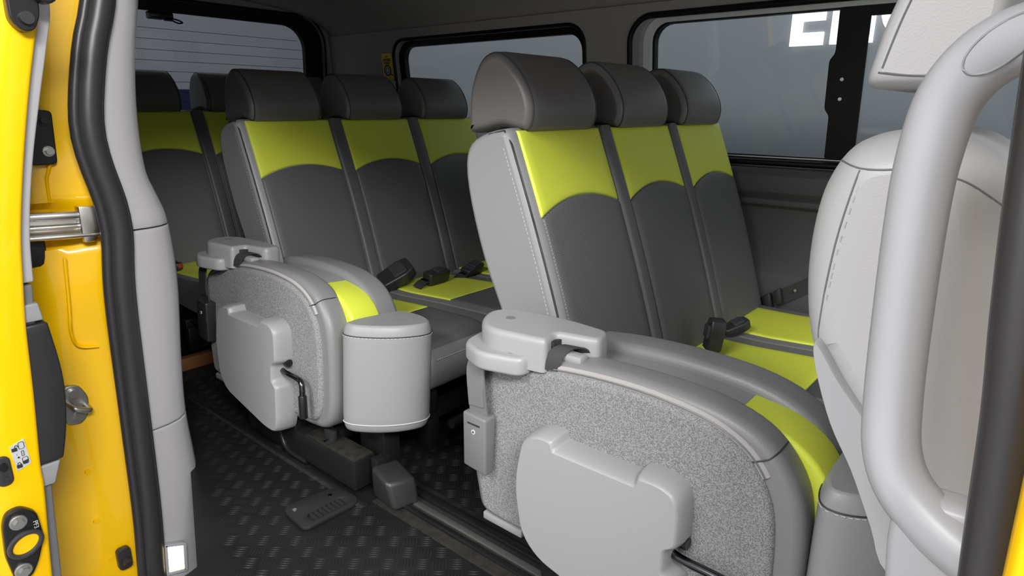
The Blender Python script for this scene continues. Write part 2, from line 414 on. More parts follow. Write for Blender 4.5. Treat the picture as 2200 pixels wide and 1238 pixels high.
def sample(rows, z):
    for (x0, a), (x1, b) in zip(rows, rows[1:]):
        if b <= z <= a: return x0+(x1-x0)*(a-z)/(a-b)
    return rows[0][0] if z > rows[0][1] else rows[-1][0]
def smooth_sample(rows):
    c = catmull(rows, 8, False); return [(v.x, v.y) for v in c]
S2s, S1s, Ts = smooth_sample(S2r), smooth_sample(S1r), smooth_sample(Tr)
ZS = [1.50-.02*i for i in range(101)]
def pillar_trim(name, za, zb):
    bm = bmesh.new(); rings = []
    zs = [za]+[z for z in ZS if zb+.004 < z < za-.004]+[zb]
    for z in zs:
        a, t = sample(S2s, z)-.012, sample(Ts, z); w = t-a
        rings.append([(a, 1.868, z), (a+w*.25, 1.868, z), (a+w*.5, 1.872, z), (a+w*.72, 1.884, z), (a+w*.88, 1.905, z), (t-.004, 1.935, z), (t, 1.97, z), (t-.01, 2.06, z), (a, 2.06, z)])
    loft(bm, rings); return struct(finish(name, bm, 'pillar', bevel=.003, angle=60))
pillar_trim('trim_1', 1.50, .776); pillar_trim('trim_2', .772, .19)
pillar_trim('trim_3', .186, -.5)
sc = [(( sample(S1s, z)+sample(S2s, z))/2, z) for z in ZS[::2]]
SEAL = struct(tube('trim_5', [(x+.012, 1.855, z) for x, z in sc], .031, 'seal', seg=14))
tube('outer_lip', [(x-.021, 1.848, z) for x, z in sc], .013, 'seal', SEAL, 10)
tube('inner_lip', [(x+.036, 1.852, z) for x, z in sc], .010, 'seal', SEAL, 8)
def jamb():
    bm = bmesh.new(); rings = []
    for z in [1.52-.02*i for i in range(104)]:
        ridge = -.02*math.exp(-((z-.62)/.12)**2) + (.035 if .74 < z < .86 else 0) + .012*math.exp(-((z-1.0)/.05)**2)
        x1 = sample(S2s, z)
        xs = [.20, .34, .40, .44, .455, .47, .50, .54, x1]
        ys = [1.99, 1.97, 1.955, 1.945, 1.938, 1.937, 1.93, 1.915, 1.90]
        rings.append([(x, y+ridge*(1 if .42 < x < .53 else .5), z) for x, y in zip(xs, ys)]+[(x1, 2.05, z), (.20, 2.05, z)])
    loft(bm, rings); return struct(finish('wall_pillar', bm, 'yellow', angle=50))
J = jamb()
tube('panel_bead', [(.50, 1.925, .96), (.487, 1.93, .92), (.485, 1.935, .86)], .004, 'yellow', J, 6)
tube('panel_bead', catmull([(.487, 1.905, .72), (.478, 1.905, .60), (.472, 1.912, .52), (.485, 1.92, .475), (.53, 1.915, .462)], 6, False), .004, 'yellow', J, 6)
for (x, z) in ((.455, .10), (.452, -.06), (.47, -.2)): cyl('blind_plug', (x, 1.945, z), (x, 1.935, z), .008, 'yellow', J, 12)
# upper hinge bracket
hb = thing('hinge_bracket', 'black steel bracket with two bolts on the yellow door jamb', 'bracket', (.49, 1.93, .96))
plate('plate', fillet([(.455, .955), (.513, .955), (.52, 1.085), (.455, 1.09)], .012), lambda a, b, d: (a, 1.925+d, b), -.012, .012, 'black', hb, bevel=.003)
for z in (1.062, .988):
    cyl('washer', (.497, 1.914, z), (.497, 1.908, z), .013, 'zinc' if z < 1 else 'black', hb); cyl('bolt', (.497, 1.909, z), (.497, 1.897, z), .0085, 'zinc' if z < 1 else 'black', hb, 6)
# sliding-door track with clip
tk = thing('door_track', 'bright steel sliding door track with clamp on the yellow jamb', 'track', (.5, 1.9, .76))
def track(z0, z1, dy, nm, r):
    tube(nm, catmull([(.30, 1.925+dy, (z0+z1)/2+.004), (.40, 1.90+dy, (z0+z1)/2), (.50, 1.885+dy, (z0+z1)/2-.004), (.60, 1.882+dy, (z0+z1)/2-.008)], 6, False), r, 'steel', tk, 12, ry=(z1-z0)/2)
track(.823, .846, 0, 'upper_flange', .012); track(.80, .812, .004, 'lip', .006); track(.775, .79, -.002, 'lower_flange', .010)
track(.776, .842, .022, 'web', .008)
hexa('clamp', [(.528, 1.875, .758), (.556, 1.872, .758), (.556, 1.90, .758), (.528, 1.90, .758), (.526, 1.865, .852), (.60, 1.868, .846), (.60, 1.90, .846), (.526, 1.90, .852)], 'steel', tk, .004)
cyl('rivet', (.578, 1.869, .822), (.578, 1.860, .822), .007, 'zinc', tk)
tag(box('track_gap_cover', .36, .46, 1.93, 1.96, .70, .775, 'plastic_dk', bevel=.008), 'black cover strip tucked below the steel door track', 'cover')
# striker
SX = .010
st = thing('door_striker', 'zinc door striker with bent hook on the lower yellow jamb', 'striker', (.448, 1.94, .25))
plate('plate', fillet([(.415, .262), (.45, .25), (.473, .275), (.478, .325), (.46, .365), (.425, .37)], .014), lambda a, b, d: (a+SX, 1.938+d, b), -.01, .01, 'zinc', st, bevel=.003)
cyl('bolt', (.444+SX, 1.93, .346), (.444+SX, 1.918, .346), .012, 'steel', st); cyl('bolt', (.446+SX, 1.93, .275), (.446+SX, 1.92, .275), .011, 'steel', st)
tube('hook', catmull([(.43+SX, 1.93, .318), (.432+SX, 1.90, .316), (.437+SX, 1.893, .312), (.462+SX, 1.893, .30), (.467+SX, 1.90, .30), (.467+SX, 1.93, .302)], 4, False), .008, 'zinc', st, 10)
rs = thing('rubber_stop', 'small black rubber stop at the foot of the yellow jamb', 'stop', (.497, 1.92, -.24))
plate('plate', rrect(.478, .515, -.235, -.165, .012, 4), lambda a, b, d: (a, 1.915+d, b), -.01, .01, 'seal', rs, bevel=.003); cyl('stud', (.497, 1.905, -.205), (.497, 1.885, -.21), .011, 'seal', rs)
# courtesy lamp in the trim
cl = thing('courtesy_lamp', 'glowing warm courtesy lamp let into the foot of the pillar trim', 'lamp', (.612, 1.862, -.30))
fl = lambda a, b, d: (a, 1.862+d, b)
lp = fillet([(.580, -.285), (.642, -.305), (.65, -.205), (.588, -.178)], .008)
ringpanel('bezel', inset(lp, .009), lp, fl, -.010, .008, 'white_plastic', cl, bevel=.002); plate('lens', inset(lp, .008), fl, -.006, .004, 'lamp', cl, bevel=.002)

# ------------------------------------------------------------------ open sliding door at the left
DB = [(.455, 1.50), (.454, 1.301), (.435, 1.221), (.409, 1.122), (.377, .984), (.349, .843), (.336, .745), (.324, .644), (.312, .486), (.297, .32), (.295, .262), (.274, .038), (.25, -.30)]
DT = [(.482, 1.50), (.480, 1.307), (.46, 1.216), (.434, 1.122), (.397, .981), (.368, .836), (.356, .716), (.345, .6), (.338, .486), (.325, .32), (.316, .251), (.297, .008), (.27, -.30)]
door = struct(thing('door_1', 'open yellow sliding door slid back along the van side', 'door', (.28, 1.62, -.3)))
del door['category']
def door_part(name, L0, L1, y0, y1, za, zb, m, parent, bev=.006, rnd=0):
    bm = bmesh.new(); rings = []
    for z in [za]+[z for z in ZS if zb+.005 < z < za-.005]+[zb]:
        a, b = L0(z), L1(z)
        rings.append([(a, y0, z), (b, y0+rnd, z), (b, y1, z), (a, y1, z)])
    loft(bm, rings); return finish(name, bm, m, parent, bevel=bev, seg=3)
dB, dT = smooth_sample(DB), smooth_sample(DT)
door_part('door_shell', lambda z: sample(dB, z)-.10-.025*math.cos(PI*max(0, min(1, (z+.1)/1.4))), lambda z: sample(dB, z), 1.62, 2.6, 1.5, -.30, 'yellow', door, .008)
door_part('door_lining', lambda z: sample(dB, z)-.01, lambda z: sample(dT, z), 1.645, 2.55, 1.5, .73, 'white_plastic', door, .004)
door_part('door_lining', lambda z: sample(dB, z)-.01, lambda z: sample(dT, z)-.003, 1.645, 2.55, .725, -.25, 'buckle_grey', door, .004)
bulge = lambda z: sample(dT, z)+.028*math.sin(PI*max(0, min(1, (z-.255)/.43)))
door_part('armrest_frame', lambda z: sample(dB, z)-.005, lambda z: bulge(z)+.002, 1.635, 2.4, .685, .645, 'plastic', door, .004)
door_part('armrest_pad', lambda z: sample(dB, z)-.005, lambda z: bulge(z)+.006, 1.63, 2.4, .64, .315, 'plastic_dk', door, .006)
door_part('armrest_frame', lambda z: sample(dB, z)-.005, lambda z: bulge(z)+.002, 1.635, 2.4, .31, .258, 'plastic', door, .004)
fd = lambda a, b, d: (a, 1.62+d, b)
# upper roller stop
us = plate('upper_roller_stop', fillet([(.392, 1.255), (.41, 1.235), (.43, 1.24), (.443, 1.27), (.45, 1.40), (.395, 1.40)], .012), fd, -.03, .004, 'black', door, bevel=.006)
cyl('bolt', (.418, 1.59, 1.262), (.418, 1.58, 1.262), .012, 'plastic_dk', us); cyl('roller', (.452, 1.60, 1.31), (.452, 1.565, 1.31), .020, 'black', us, bevel=.004)
# child-lock slot
lo = plate('lock_plate', rrect(.214, .245, .302, .372, .014, 4), fd, -.006, .002, 'seal', door, bevel=.003)
cyl('lock_pin', (.230, 1.614, .350), (.230, 1.606, .350), .008, 'chrome', lo); plate('slot', rrect(.226, .234, .312, .345, .003, 2), fd, -.0075, -.004, 'ink', lo)
cyl('slot_end', (.230, 1.614, .318), (.230, 1.611, .318), .007, 'ink', lo)
# pictogram sticker
sk = plate('sticker', [Vector(p) for p in ((.253, .325), (.280, .335), (.276, .396), (.249, .386))], fd, -.0015, .001, 'paper', door)
def padlock(x, z, op):
    plate('padlock', rrect(x-.005, x+.005, z-.004, z+.004, .001, 2), fd, -.0024, -.001, 'ink', sk)
    tube('shackle', [(x-.003+(.004 if op else 0)+.003*(1-math.cos(t)), 1.618, z+.004+.005*math.sin(t)) for t in [i*PI/6 for i in range(7)]], .0008, 'ink', sk, 5)
padlock(.256, .377, True); padlock(.259, .336, False)
tube('door_icon', [fd(p.x, p.y, -.002) for p in rrect(.264, .274, .375, .391, .003, 3)], .0006, 'ink', sk, 4, True)
tube('door_icon', [fd(p.x, p.y, -.002) for p in rrect(.266, .276, .338, .354, .003, 3)], .0006, 'ink', sk, 4, True)
plate('door_fill', [Vector(p) for p in ((.266, .338), (.274, .338), (.276, .347), (.266, .345))], fd, -.0024, -.001, 'ink', sk)
tube('key_icon', [fd(p.x, p.y, -.002) for p in rrect(.267, .271, .358, .370, .001, 3)], .0006, 'ink', sk, 4, True)
plate('arrow', [Vector(p) for p in ((.258, .357), (.2605, .3595), (.263, .357), (.2605, .3545))], fd, -.0024, -.001, 'ink', sk)
tube('arrow_outline', [fd(p[0], p[1], -.002) for p in ((.2575, .3645), (.26, .367), (.2625, .3645), (.26, .362))], .0005, 'ink', sk, 4, True)
# lower catch plate with cone socket
lq = fillet([(.204, .215), (.215, .243), (.242, .247), (.268, .222), (.272, .155), (.252, .10), (.235, .07), (.205, .075), (.198, .14)], .012)
def ell(cx, cz, a, b, rot, n): return [Vector((cx+a*math.cos(t)*math.cos(rot)-b*math.sin(t)*math.sin(rot), cz+a*math.cos(t)*math.sin(rot)+b*math.sin(t)*math.cos(rot))) for t in [2*PI*i/n for i in range(n)]]
cq = plate('catch_plate', lq, fd, -.016, .004, 'black', door, bevel=.004)
rg1, rg0 = ell(.236, .158, .026, .02, .5, 28), ell(.236, .158, .036, .03, .5, 28)
ringpanel('socket_rim', rg1, rg0, fd, -.024, -.010, 'seal', cq, bevel=.003); plate('socket', rg1, fd, -.0175, -.012, 'yellow', cq)
for (x, z) in ((.232, .216), (.222, .098)):
    w_ = cyl('washer', (x, 1.605, z), (x, 1.597, z), .017, 'zinc', cq, 20, bevel=.002); cyl('bolt', (x, 1.598, z), (x, 1.588, z), .010, 'zinc', cq, 6)
def text_part(name, body, size, m, parent, f):
    c = bpy.data.curves.new('tmp', 'FONT'); c.body = body; c.size = size; c.extrude = .0004
    o = bpy.data.objects.new('tmp', c); COL.objects.link(o); bpy.context.view_layer.update()
    me = bpy.data.meshes.new_from_object(o.evaluated_get(bpy.context.evaluated_depsgraph_get()))
    bpy.data.objects.remove(o); org = ORG[parent.name]
    for v in me.vertices: v.co = Vector(f(v.co.x, v.co.y, v.co.z))-org
    me.materials.clear(); return link(name, me, m, parent)
text_part('lettering', 'PF3', .013, 'paper', cq, lambda a, b, d: (.257+b, 1.6025-d, .204-a))

# ------------------------------------------------------------------ bench seats
PT, NB = (.24, .69), (-.9445, .3285)
def backf(x, v, off):
    b = -.012*math.sin(PI*min(1, max(0, v)))
    y = .765+PT[0]*v; z = .36+PT[1]*v
    return (x, y+NB[0]*off+b, z+NB[1]*off)
PITCH = .42
back_prof = [backf(0, v, 0)[1:] for v in (0, .15, .3, .45, .6, .75, .88, .96, .99)]
back_prof = catmull(back_prof, 2, False)+catmull([(1.02, 1.052), (1.075, 1.042), (1.13, 1.015), (1.15, .96), (1.135, .86), (1.09, .72), (1.03, .59), (.96, .43), (.92, .36), (.84, .345), (.775, .345)], 3, False)
head_prof = catmull([(.985, 1.048), (.972, 1.095), (.990, 1.15), (1.03, 1.20), (1.085, 1.232), (1.14, 1.215), (1.175, 1.15), (1.182, 1.08), (1.178, 1.038), (1.14, 1.04), (1.07, 1.053), (1.02, 1.046)], 4)
cush_prof = fillet([(.80, .24), (.80, .372), (.62, .372), (.40, .385), (.16, .392), (.085, .375), (.062, .31), (.085, .235), (.3, .22)], .03, 4)
def cushf(x, v, off):
    ys = [(0, .072, .335), (.08, .10, .378), (.2, .17, .391), (.45, .40, .385), (.75, .62, .373), (1, .775, .372)]
    for (a, y0, z0), (b, y1, z1) in zip(ys, ys[1:]):
        if v <= b: t = (v-a)/(b-a); return (x, y0+(y1-y0)*t, z0+(z1-z0)*t+off)
    return (x, .775, .372+off)
def bench(label):
    B = thing('bench_seat', label, 'bench seat', (1.81, .6, 0))
    for i in range(3):
        x0 = 1.18+PITCH*i; x1 = x0+PITCH
        bk = pillow('backrest', back_prof, x0+.001, x1-.001, .028 if i == 0 else .006, 'leather', B, r1=.028 if i == 2 else .006, rin=.018 if i in (0, 2) else .006)
        arcv = lambda u: .705+.05*(1-(2*u-1)**2)+.012*(u-.5)
        patch('shoulder_panel', backf, x0+.033, x0+.388, lambda u: arcv(u)+.0008, lambda u: .995, .007, 'lime', bk)
        patch('back_panel', backf, x0+.033, x0+.388, lambda u: .01, lambda u: arcv(u)-.0008, .008, 'perf', bk, nv=24)
        if i < 2:
            pr = [(p[1]-.011*.94, p[2]+.004) for p in [backf(0, v, 0) for v in [k/16 for k in range(17)]]]
            pr += [(1.03, 1.052), (1.06, 1.02), (.98, .8), (.82, .36)]
            pillow('divider_bolster', pr, x0+.393, x0+.449, .014, 'leather_dark', bk, rin=.010)
        h = pillow('headrest', head_prof, x0+.05, x0+.352, .035, 'head', B, rin=.020, n=6)
        for xx in (x0+.064, x0+.338):
            tube('piping', [(xx, p.x, p.y) for p in inset([Vector(q) for q in head_prof], .0035)], .0022, 'seam', h, 5, True)
        for xx in (x0+.14, x0+.27): cyl('post', (xx, 1.085, .98), (xx, 1.085, 1.09), .006, 'chrome', h, 8)
        cu = pillow('cushion', cush_prof, x0+(.062 if i == 0 else .001), x1-.001, .02 if i in (0,) else .008, 'leather_mid', B, rin=.010, r1=.02 if i == 2 else .008)
        xl = x0+(.080 if i == 0 else .045)
        patch('seat_panel', cushf, xl, x0+.350, lambda u: .446-.005*u, lambda u: .995, .005, 'lime', cu)
        patch('front_panel', cushf, xl, x0+.350, lambda u: .055, lambda u: .445-.005*u, .006, 'perf_c', cu)
        stitches('stitching', [(x, .064, .347) for x in (xl, x0+.385)], 'thread', cu)
    pp = [(y, z) for _, y, z in [backf(0, v, .0) for v in [k/20 for k in range(0, 20)]]]
    tube('side_piping', [(1.189, y+.006, z) for y, z in pp]+[(1.189, 1.02, 1.046), (1.189, 1.07, 1.035)], .0028, 'seam', B, 6)
    stitches('side_stitching', [(1.1815, y+.028, z-.002) for y, z in pp], 'thread', B)
    for y in (.16, .66): box('cross_beam', 1.27, 2.43, y-.025, y+.025, .10, .15, 'black', B, .006)
    for x in (1.30, 1.80, 2.38):
        for y in (.16, .66): box('leg', x-.025, x+.025, y-.03, y+.03, 0, .11, 'black', B, .005)
        box('side_plate', x-.012, x+.012, .12, .76, .14, .235, 'black', B, .004)
    tube('front_bar', [(1.27, .02, .14), (1.6, .03, .14), (2.38, .03, .14)], .016, 'black', B, 10)
    return B
b2 = bench('three-seat grey and lime bench in front, nearest the open side door')
def place(o, dx, dy, dz, label):
    c = copy_tree(o); c.location = Vector(o.location)+Vector((dx, dy, dz)); c['label'] = label; return c
DR = 1.288
b3 = place(b2, 0, DR, 0, 'three-seat grey and lime bench in the middle row, behind the nearest bench')
b4 = place(b2, -.135, 2.21, .025, 'shaded grey and lime bench in the last row below the rear window')
for b in (b2, b3, b4): b['group'] = 'three-seat benches'

# ------------------------------------------------------------------ folded jump seats
JO = catmull([(.905, .15), (.94, .22), (.955, .34), (.957, .45), (.938, .525), (.89, .555), (.80, .585), (.70, .603), (.58, .613), (.45, .612), (.35, .600), (.275, .568), (.225, .51), (.203, .44), (.196, .33), (.198, .235), (.225, .175), (.29, .152), (.5, .145), (.75, .143)], 4)
JN = [Vector((p.x+(.002*min(1, max(0, (.52-p.x)/.3))), p.y)) for p in JO]
JC = [Vector((p.x+.022*min(1, max(0, (.5-p.x)/.25)), p.y-.006*min(1, max(0, (.5-p.x)/.2))*(1 if p.y > .35 else 0))) for p in inset(JN, .022)]
JI = inset(JO, .022)
JL = [p.lerp(q, min(1, max(0, (p.x-.215)/.13))) for p, q in zip(JO, JI)]
JL = [Vector((p.x-.026*min(1, max(0, (.36-p.x)/.12)), p.y)) for p in JL]
JF = [Vector((p.x-.016*min(1, max(0, (.40-p.x)/.15)), p.y)) for p in JO]
def jump(label):
    A = thing('folded_jump_seat', label, 'folding seat', (1.1, .55, 0))
    pillow('outer_cushion', JN, .990, 1.068, .024, 'leather_j', A, rin=.018, r1=.02, n=5)
    pillow('carpet_panel', JC, .978, 1.004, .014, 'carpet', A, rin=.012, r1=0, n=4)
    ins = inset(JC, -.004); zp = [p for p in ins if p.y > .50 and .255 < p.x < .93]
    zz = [Vector((.9895, p.x, p.y)) for p in zp]
    z_ = tube('zipper', zz, .0045, 'zip', A, 8, ry=.009); tube('zipper_teeth', [p+Vector((-.006, 0, .001)) for p in zz], .0016, 'leather_mid', z_, 5)
    ix = min(range(len(JN)), key=lambda q: abs(JN[q].x-.262)+(9 if JN[q].y < .5 else 0)); e = JC[ix]; sm = [(.982, e.x, e.y)]
    for q in range(7):
        t = q/6*PI/2; e = inset(JN, .018*(1-math.sin(t))-.0005)[ix]; sm.append((.9895+.024*(1-math.cos(t)), e.x, e.y))
    e = inset(JN, -.0005)[ix]; sm.append((1.048, e.x, e.y)); tube('seam', sm, .0015, 'seam', A, 5)
    inn = inset(JO, .024)
    pillow('inner_cushion', [p for p in inn if .345 < p.x < .93], 1.06, 1.15, .006, 'leather', A)
    pillow('lime_panel', [p for p in JL if p.x < .37], 1.055, 1.16, .010, 'lime', A)
    pillow('inner_backrest', [p for p in JF if p.x < .745], 1.148, 1.24, .02, 'leather_j', A, rin=.018, n=5)
    for xx, src in ((1.052, JN), (1.164, JF)):
        k = [p for p in inset(src, .003) if p.y > .28 and p.x < .74]; k.sort(key=lambda p: math.atan2(p.y-.3, p.x-.6))
        tube('piping', [(xx, p.x, p.y) for p in k], .0024, 'thread' if xx > 1.1 else 'leather_mid', A, 5)
    # plastic cover on the underside
    pc = [Vector(p) for p in ((.748, .44), (.71, .466), (.664, .466), (.658, .447), (.484, .447), (.478, .466), (.425, .467), (.393, .45), (.386, .41), (.386, .345), (.408, .33), (.408, .285), (.386, .27), (.384, .15), (.40, .112), (.46, .112), (.70, .165), (.748, .21), (.770, .33))]
    prr = [.02, .02, .006, .006, .006, .006, .02, .02, .02, .01, .01, .01, .01, .02, .02, .03, .03, .03, .05]
    pillow('base_cover', lambda d: fillet(inset(pc, d), prr, 4), .922, .99, .045, 'plastic', A, rin=.010, n=6, r1=0)
    box('lower_lip', .985, 1.05, .79, .91, .138, .158, 'plastic', A, .004)
    # release lever
    lv = tube('release_lever', catmull([(.965, .43, .315), (.955, .395, .31), (.95, .32, .312), (.948, .295, .308), (.946, .285, .29), (.945, .283, .262)], 5, False), .0085, 'chrome', A, 12)
    cyl('grip', (.945, .283, .27), (.944, .276, .20), .0125, 'black', lv, 16, bevel=.003); cyl('pivot', (.966, .405, .338), (.966, .385, .338), .012, 'black', lv, 10)
    # headrest, turned on its side at the front end
    hp = catmull([(1.0, .158), (.990, .135), (1.002, .10), (1.045, .05), (1.10, .012), (1.16, -.006), (1.20, .01), (1.222, .055), (1.226, .11), (1.215, .150), (1.19, .168), (1.10, .172), (1.04, .17)], 4)
    h = pillow('headrest', hp, .185, .505, .05, 'leather_j2', A, axis='Z', rin=.014, n=6)
    stitches('stitching', [(p.x, p.y, .470) for p in inset(hp, -.0005)]+[(hp[0].x, hp[0].y, .47)], 'thread', h)
    tube('seam', [(p.x, p.y, .474) for p in inset(hp, .0005)], .0016, 'seam', h, 5, True)
    tube('seam', [(p.x, p.y, .212) for p in inset(hp, .0005)], .0016, 'thread', h, 5, True)
    for x in (1.08, 1.15): pass
    # hinge covers
    up = fillet([(.950, .86), (.985, .915), (1.05, .945), (1.10, .915), (1.118, .76), (1.108, .655), (1.045, .640), (1.025, .735), (.972, .722)], [.03, .04, .04, .04, .03, .02, .02, .015, .015], 4)
    hu = pillow('hinge_cover', up, .575, .648, 0, 'plastic', A, axis='Z', rin=.010, r1=.014, n=4)
    cyl('hole', (1.035, .868, .645), (1.035, .868, .6487), .011, 'buckle_grey', hu, 16)
    box('slot', 1.0, 1.03, .722, .738, .605, .635, 'ink', hu, .001)
    lwp = fillet([(.918, .862), (.95, .935), (1.04, .95), (1.06, .80), (1.03, .765), (.945, .762)], [.025, .03, .03, .02, .02, .025], 4)
    hl = pillow('hinge_cover', lwp, .562, .603, .008, 'plastic', A, axis='Z', rin=.008, r1=.012, n=4)
    cyl('hole', (.968, .805, .600), (.968, .805, .6037), .011, 'buckle_grey', hl, 16)
    box('latch_tongue', 1.0, 1.03, .655, .735, .600, .618, 'plastic', hu, .006)
    strap('loop_strap', catmull([(.982, .714, .582), (.986, .712, .606), (1.004, .702, .626), (1.026, .684, .628), (1.042, .672, .610)], 4, False), (-.012, .034, .002), .003, 'web_dk', A)
    # belt with hanging buckle
    bl = strap('belt', catmull([(1.0, .905, .56), (.975, .902, .566), (.955, .900, .545), (.952, .896, .49), (.958, .892, .42)], 5, False), (0, .052, -.006), .004, 'web', A)
    strap('sewn_patch', [(.9515, .897, .515), (.9495, .896, .485), (.9515, .895, .455)], (0, .046, -.005), .004, 'web', A)
    bu = hexa('buckle', [(.942, .862, .292), (.972, .862, .292), (.972, .932, .298), (.942, .932, .298), (.938, .858, .435), (.976, .858, .435), (.976, .928, .438), (.938, .928, .438)], 'buckle_grey', A, .006, 3)
    for v in bu.data.vertices:
        pass
    cyl('mark', (.9395, .895, .395), (.9380, .895, .395), .006, 'paper', bu, 12); cyl('mark_centre', (.9385, .895, .395), (.9372, .895, .395), .0025, 'ink', bu, 8)
    box('groove', .937, .940, .875, .912, .413, .416, 'ink', bu, 0)
    return A
j2 = jump('folded jump seat with carpeted underside beside the nearest bench')
for ch in j2.children:
    if ch.name.startswith('headrest'): ch.location = (0, .0, .008)
j3 = copy_tree(j2); j3['label'] = 'folded jump seat with carpeted underside beside the middle bench, further from the front seat'
j3.location = (1.058, .55+DR, 0); j3.rotation_euler = (0, math.radians(4.2), 0)
for ch in j2.children:
    if ch.name.startswith('headrest'): ch.location = (-.004, .030, .022)
for ch in j3.children:
    if ch.name.split('.')[0] in ('belt', 'sewn_patch', 'buckle'):
        ch.material_slots[0].link = 'OBJECT'; ch.material_slots[0].material = M['web_dk' if 'buckle' not in ch.name else 'plastic_dk']
for j in (j2, j3): j['group'] = 'folded jump seats'
def seat_base(label):
    A = thing('steel_pedestal', label, 'pedestal', (1.1, .4, 0), 'steel bases of the jump seats')
    box('channel', .958, 1.035, .10, .66, .019, .112, 'black', A, .004); box('channel_top', .962, 1.031, .104, .35, .110, .116, 'dusty', A, .001)
    box('post', 1.07, 1.13, .10, .22, .019, .182, 'black', A, .004); box('base_plate', 1.02, 1.22, .25, .85, .100, .138, 'black', A, .006)
    plate('side_bracket', fillet([(.42, .019), (.70, .019), (.72, .138), (.40, .138)], .03), lambda a, b, d: (.99+d, a, b), -.03, .03, 'black', A, .004)
    tube('frame_tube', catmull([(.985, .50, .16), (.97, .50, .10), (.962, .49, .05), (.96, .45, .02), (.965, .36, .012)], 4, False), .010, 'black', A, 8)
    hexa('strap_bracket', [(.985, .24, .095), (1.0, .24, .095), (1.0, .28, .095), (.985, .28, .095), (.985, .235, .15), (1.0, .235, .15), (1.0, .285, .15), (.985, .285, .15)], 'plastic_dk', A, .003)
    cyl('bracket_bolt', (.985, .26, .108), (.97, .26, .108), .013, 'chrome', A, 6)
    return A
s2 = seat_base('black steel base under the jump seat of the nearest bench')
s3 = place(s2, 0, DR, 0, 'black steel base with channel and post under the middle row jump seat')

# ------------------------------------------------------------------ floor rail, stopper, vent
rl = thing('seat_rail', 'black floor rail with bright slot running along the tread floor', 'rail', (1.05, .8, 0))
box('rail_base', .972, 1.125, .20, 1.33, 0, .007, 'dusty', rl, .002); box('rail_lip', 1.005, 1.022, .20, 1.30, .006, .016, 'black', rl, .003)
box('slot_strip', 1.036, 1.056, .20, 1.27, .004, .011, 'zinc', rl, .002); box('slot', 1.058, 1.068, .20, 1.27, .005, .008, 'ink', rl, 0)
box('rail_lip', 1.072, 1.098, .20, 1.28, .006, .018, 'black', rl, .004)
rb = thing('seat_rail', 'floor rail edge strip running back under the middle row jump seat', 'rail', (.95, 1.75, 0)); box('rail_base', .93, .957, 1.33, 2.4, 0, .006, 'dusty', rb, .002); box('rail_lip', .940, .952, 1.33, 2.4, .005, .010, 'black', rb, .002)
sp = thing('rail_end_cap', 'chunky black plastic end cap on the floor rail', 'end cap', (1.02, 1.28, 0))
hexa('cap_body', [(.975, 1.235, .008), (1.055, 1.215, .008), (1.065, 1.33, .008), (.985, 1.345, .008), (.972, 1.265, .088), (1.06, 1.235, .082), (1.07, 1.33, .105), (.985, 1.35, .108)], 'plastic_dk', sp, .014, 4)
box('cap_tab', 1.0, 1.05, 1.335, 1.365, .02, .12, 'black', sp, .003)
ve = thing('floor_vent', 'black slatted vent plate with two screws in the tread floor', 'vent', (.862, 1.42, 0))
vq = fillet([(.770, 1.36), (.940, 1.352), (.955, 1.385), (.938, 1.468), (.795, 1.492), (.778, 1.47)], .022, 4)
vi = rrect(.805, .925, 1.373, 1.412, .016, 5)
def resample(poly, n, ctr):
    out = []
    for i in range(n):
        t = 2*PI*i/n; d = Vector((math.cos(t), math.sin(t))); best = None
        for a, b in zip(poly, poly[1:]+poly[:1]):
            e = b-a; den = d.x*e.y-d.y*e.x
            if abs(den) < 1e-12: continue
            w = a-ctr; s = (w.x*e.y-w.y*e.x)/den; q = (w.x*d.y-w.y*d.x)/den
            if s > 0 and -1e-6 <= q <= 1+1e-6 and (best is None or s > best): best = s
        out.append(ctr+d*best)
    return out
vc = Vector((.865, 1.393)); fz = lambda a, b, d: (a, b, d)
ringpanel('plate', resample(vi, 72, vc), resample(vq, 72, vc), fz, .001, .012, 'plastic_dk', ve, bevel=.002)
plate('duct', [Vector(p) for p in vi], fz, .0008, .0016, 'ink', ve)
for k in range(8):
    x = .816+.0145*k; hexa('slat', [(x, 1.374, .002), (x+.003, 1.374, .002), (x+.003, 1.411, .002), (x, 1.411, .002), (x+.004, 1.374, .0105), (x+.007, 1.374, .0105), (x+.007, 1.411, .0105), (x+.004, 1.411, .0105)], 'plastic_dk', ve, 0)
cyl('screw', (.80, 1.455, .011), (.80, 1.455, .0135), .006, 'steel', ve); cyl('screw', (.905, 1.44, .011), (.905, 1.44, .0135), .006, 'chrome', ve)

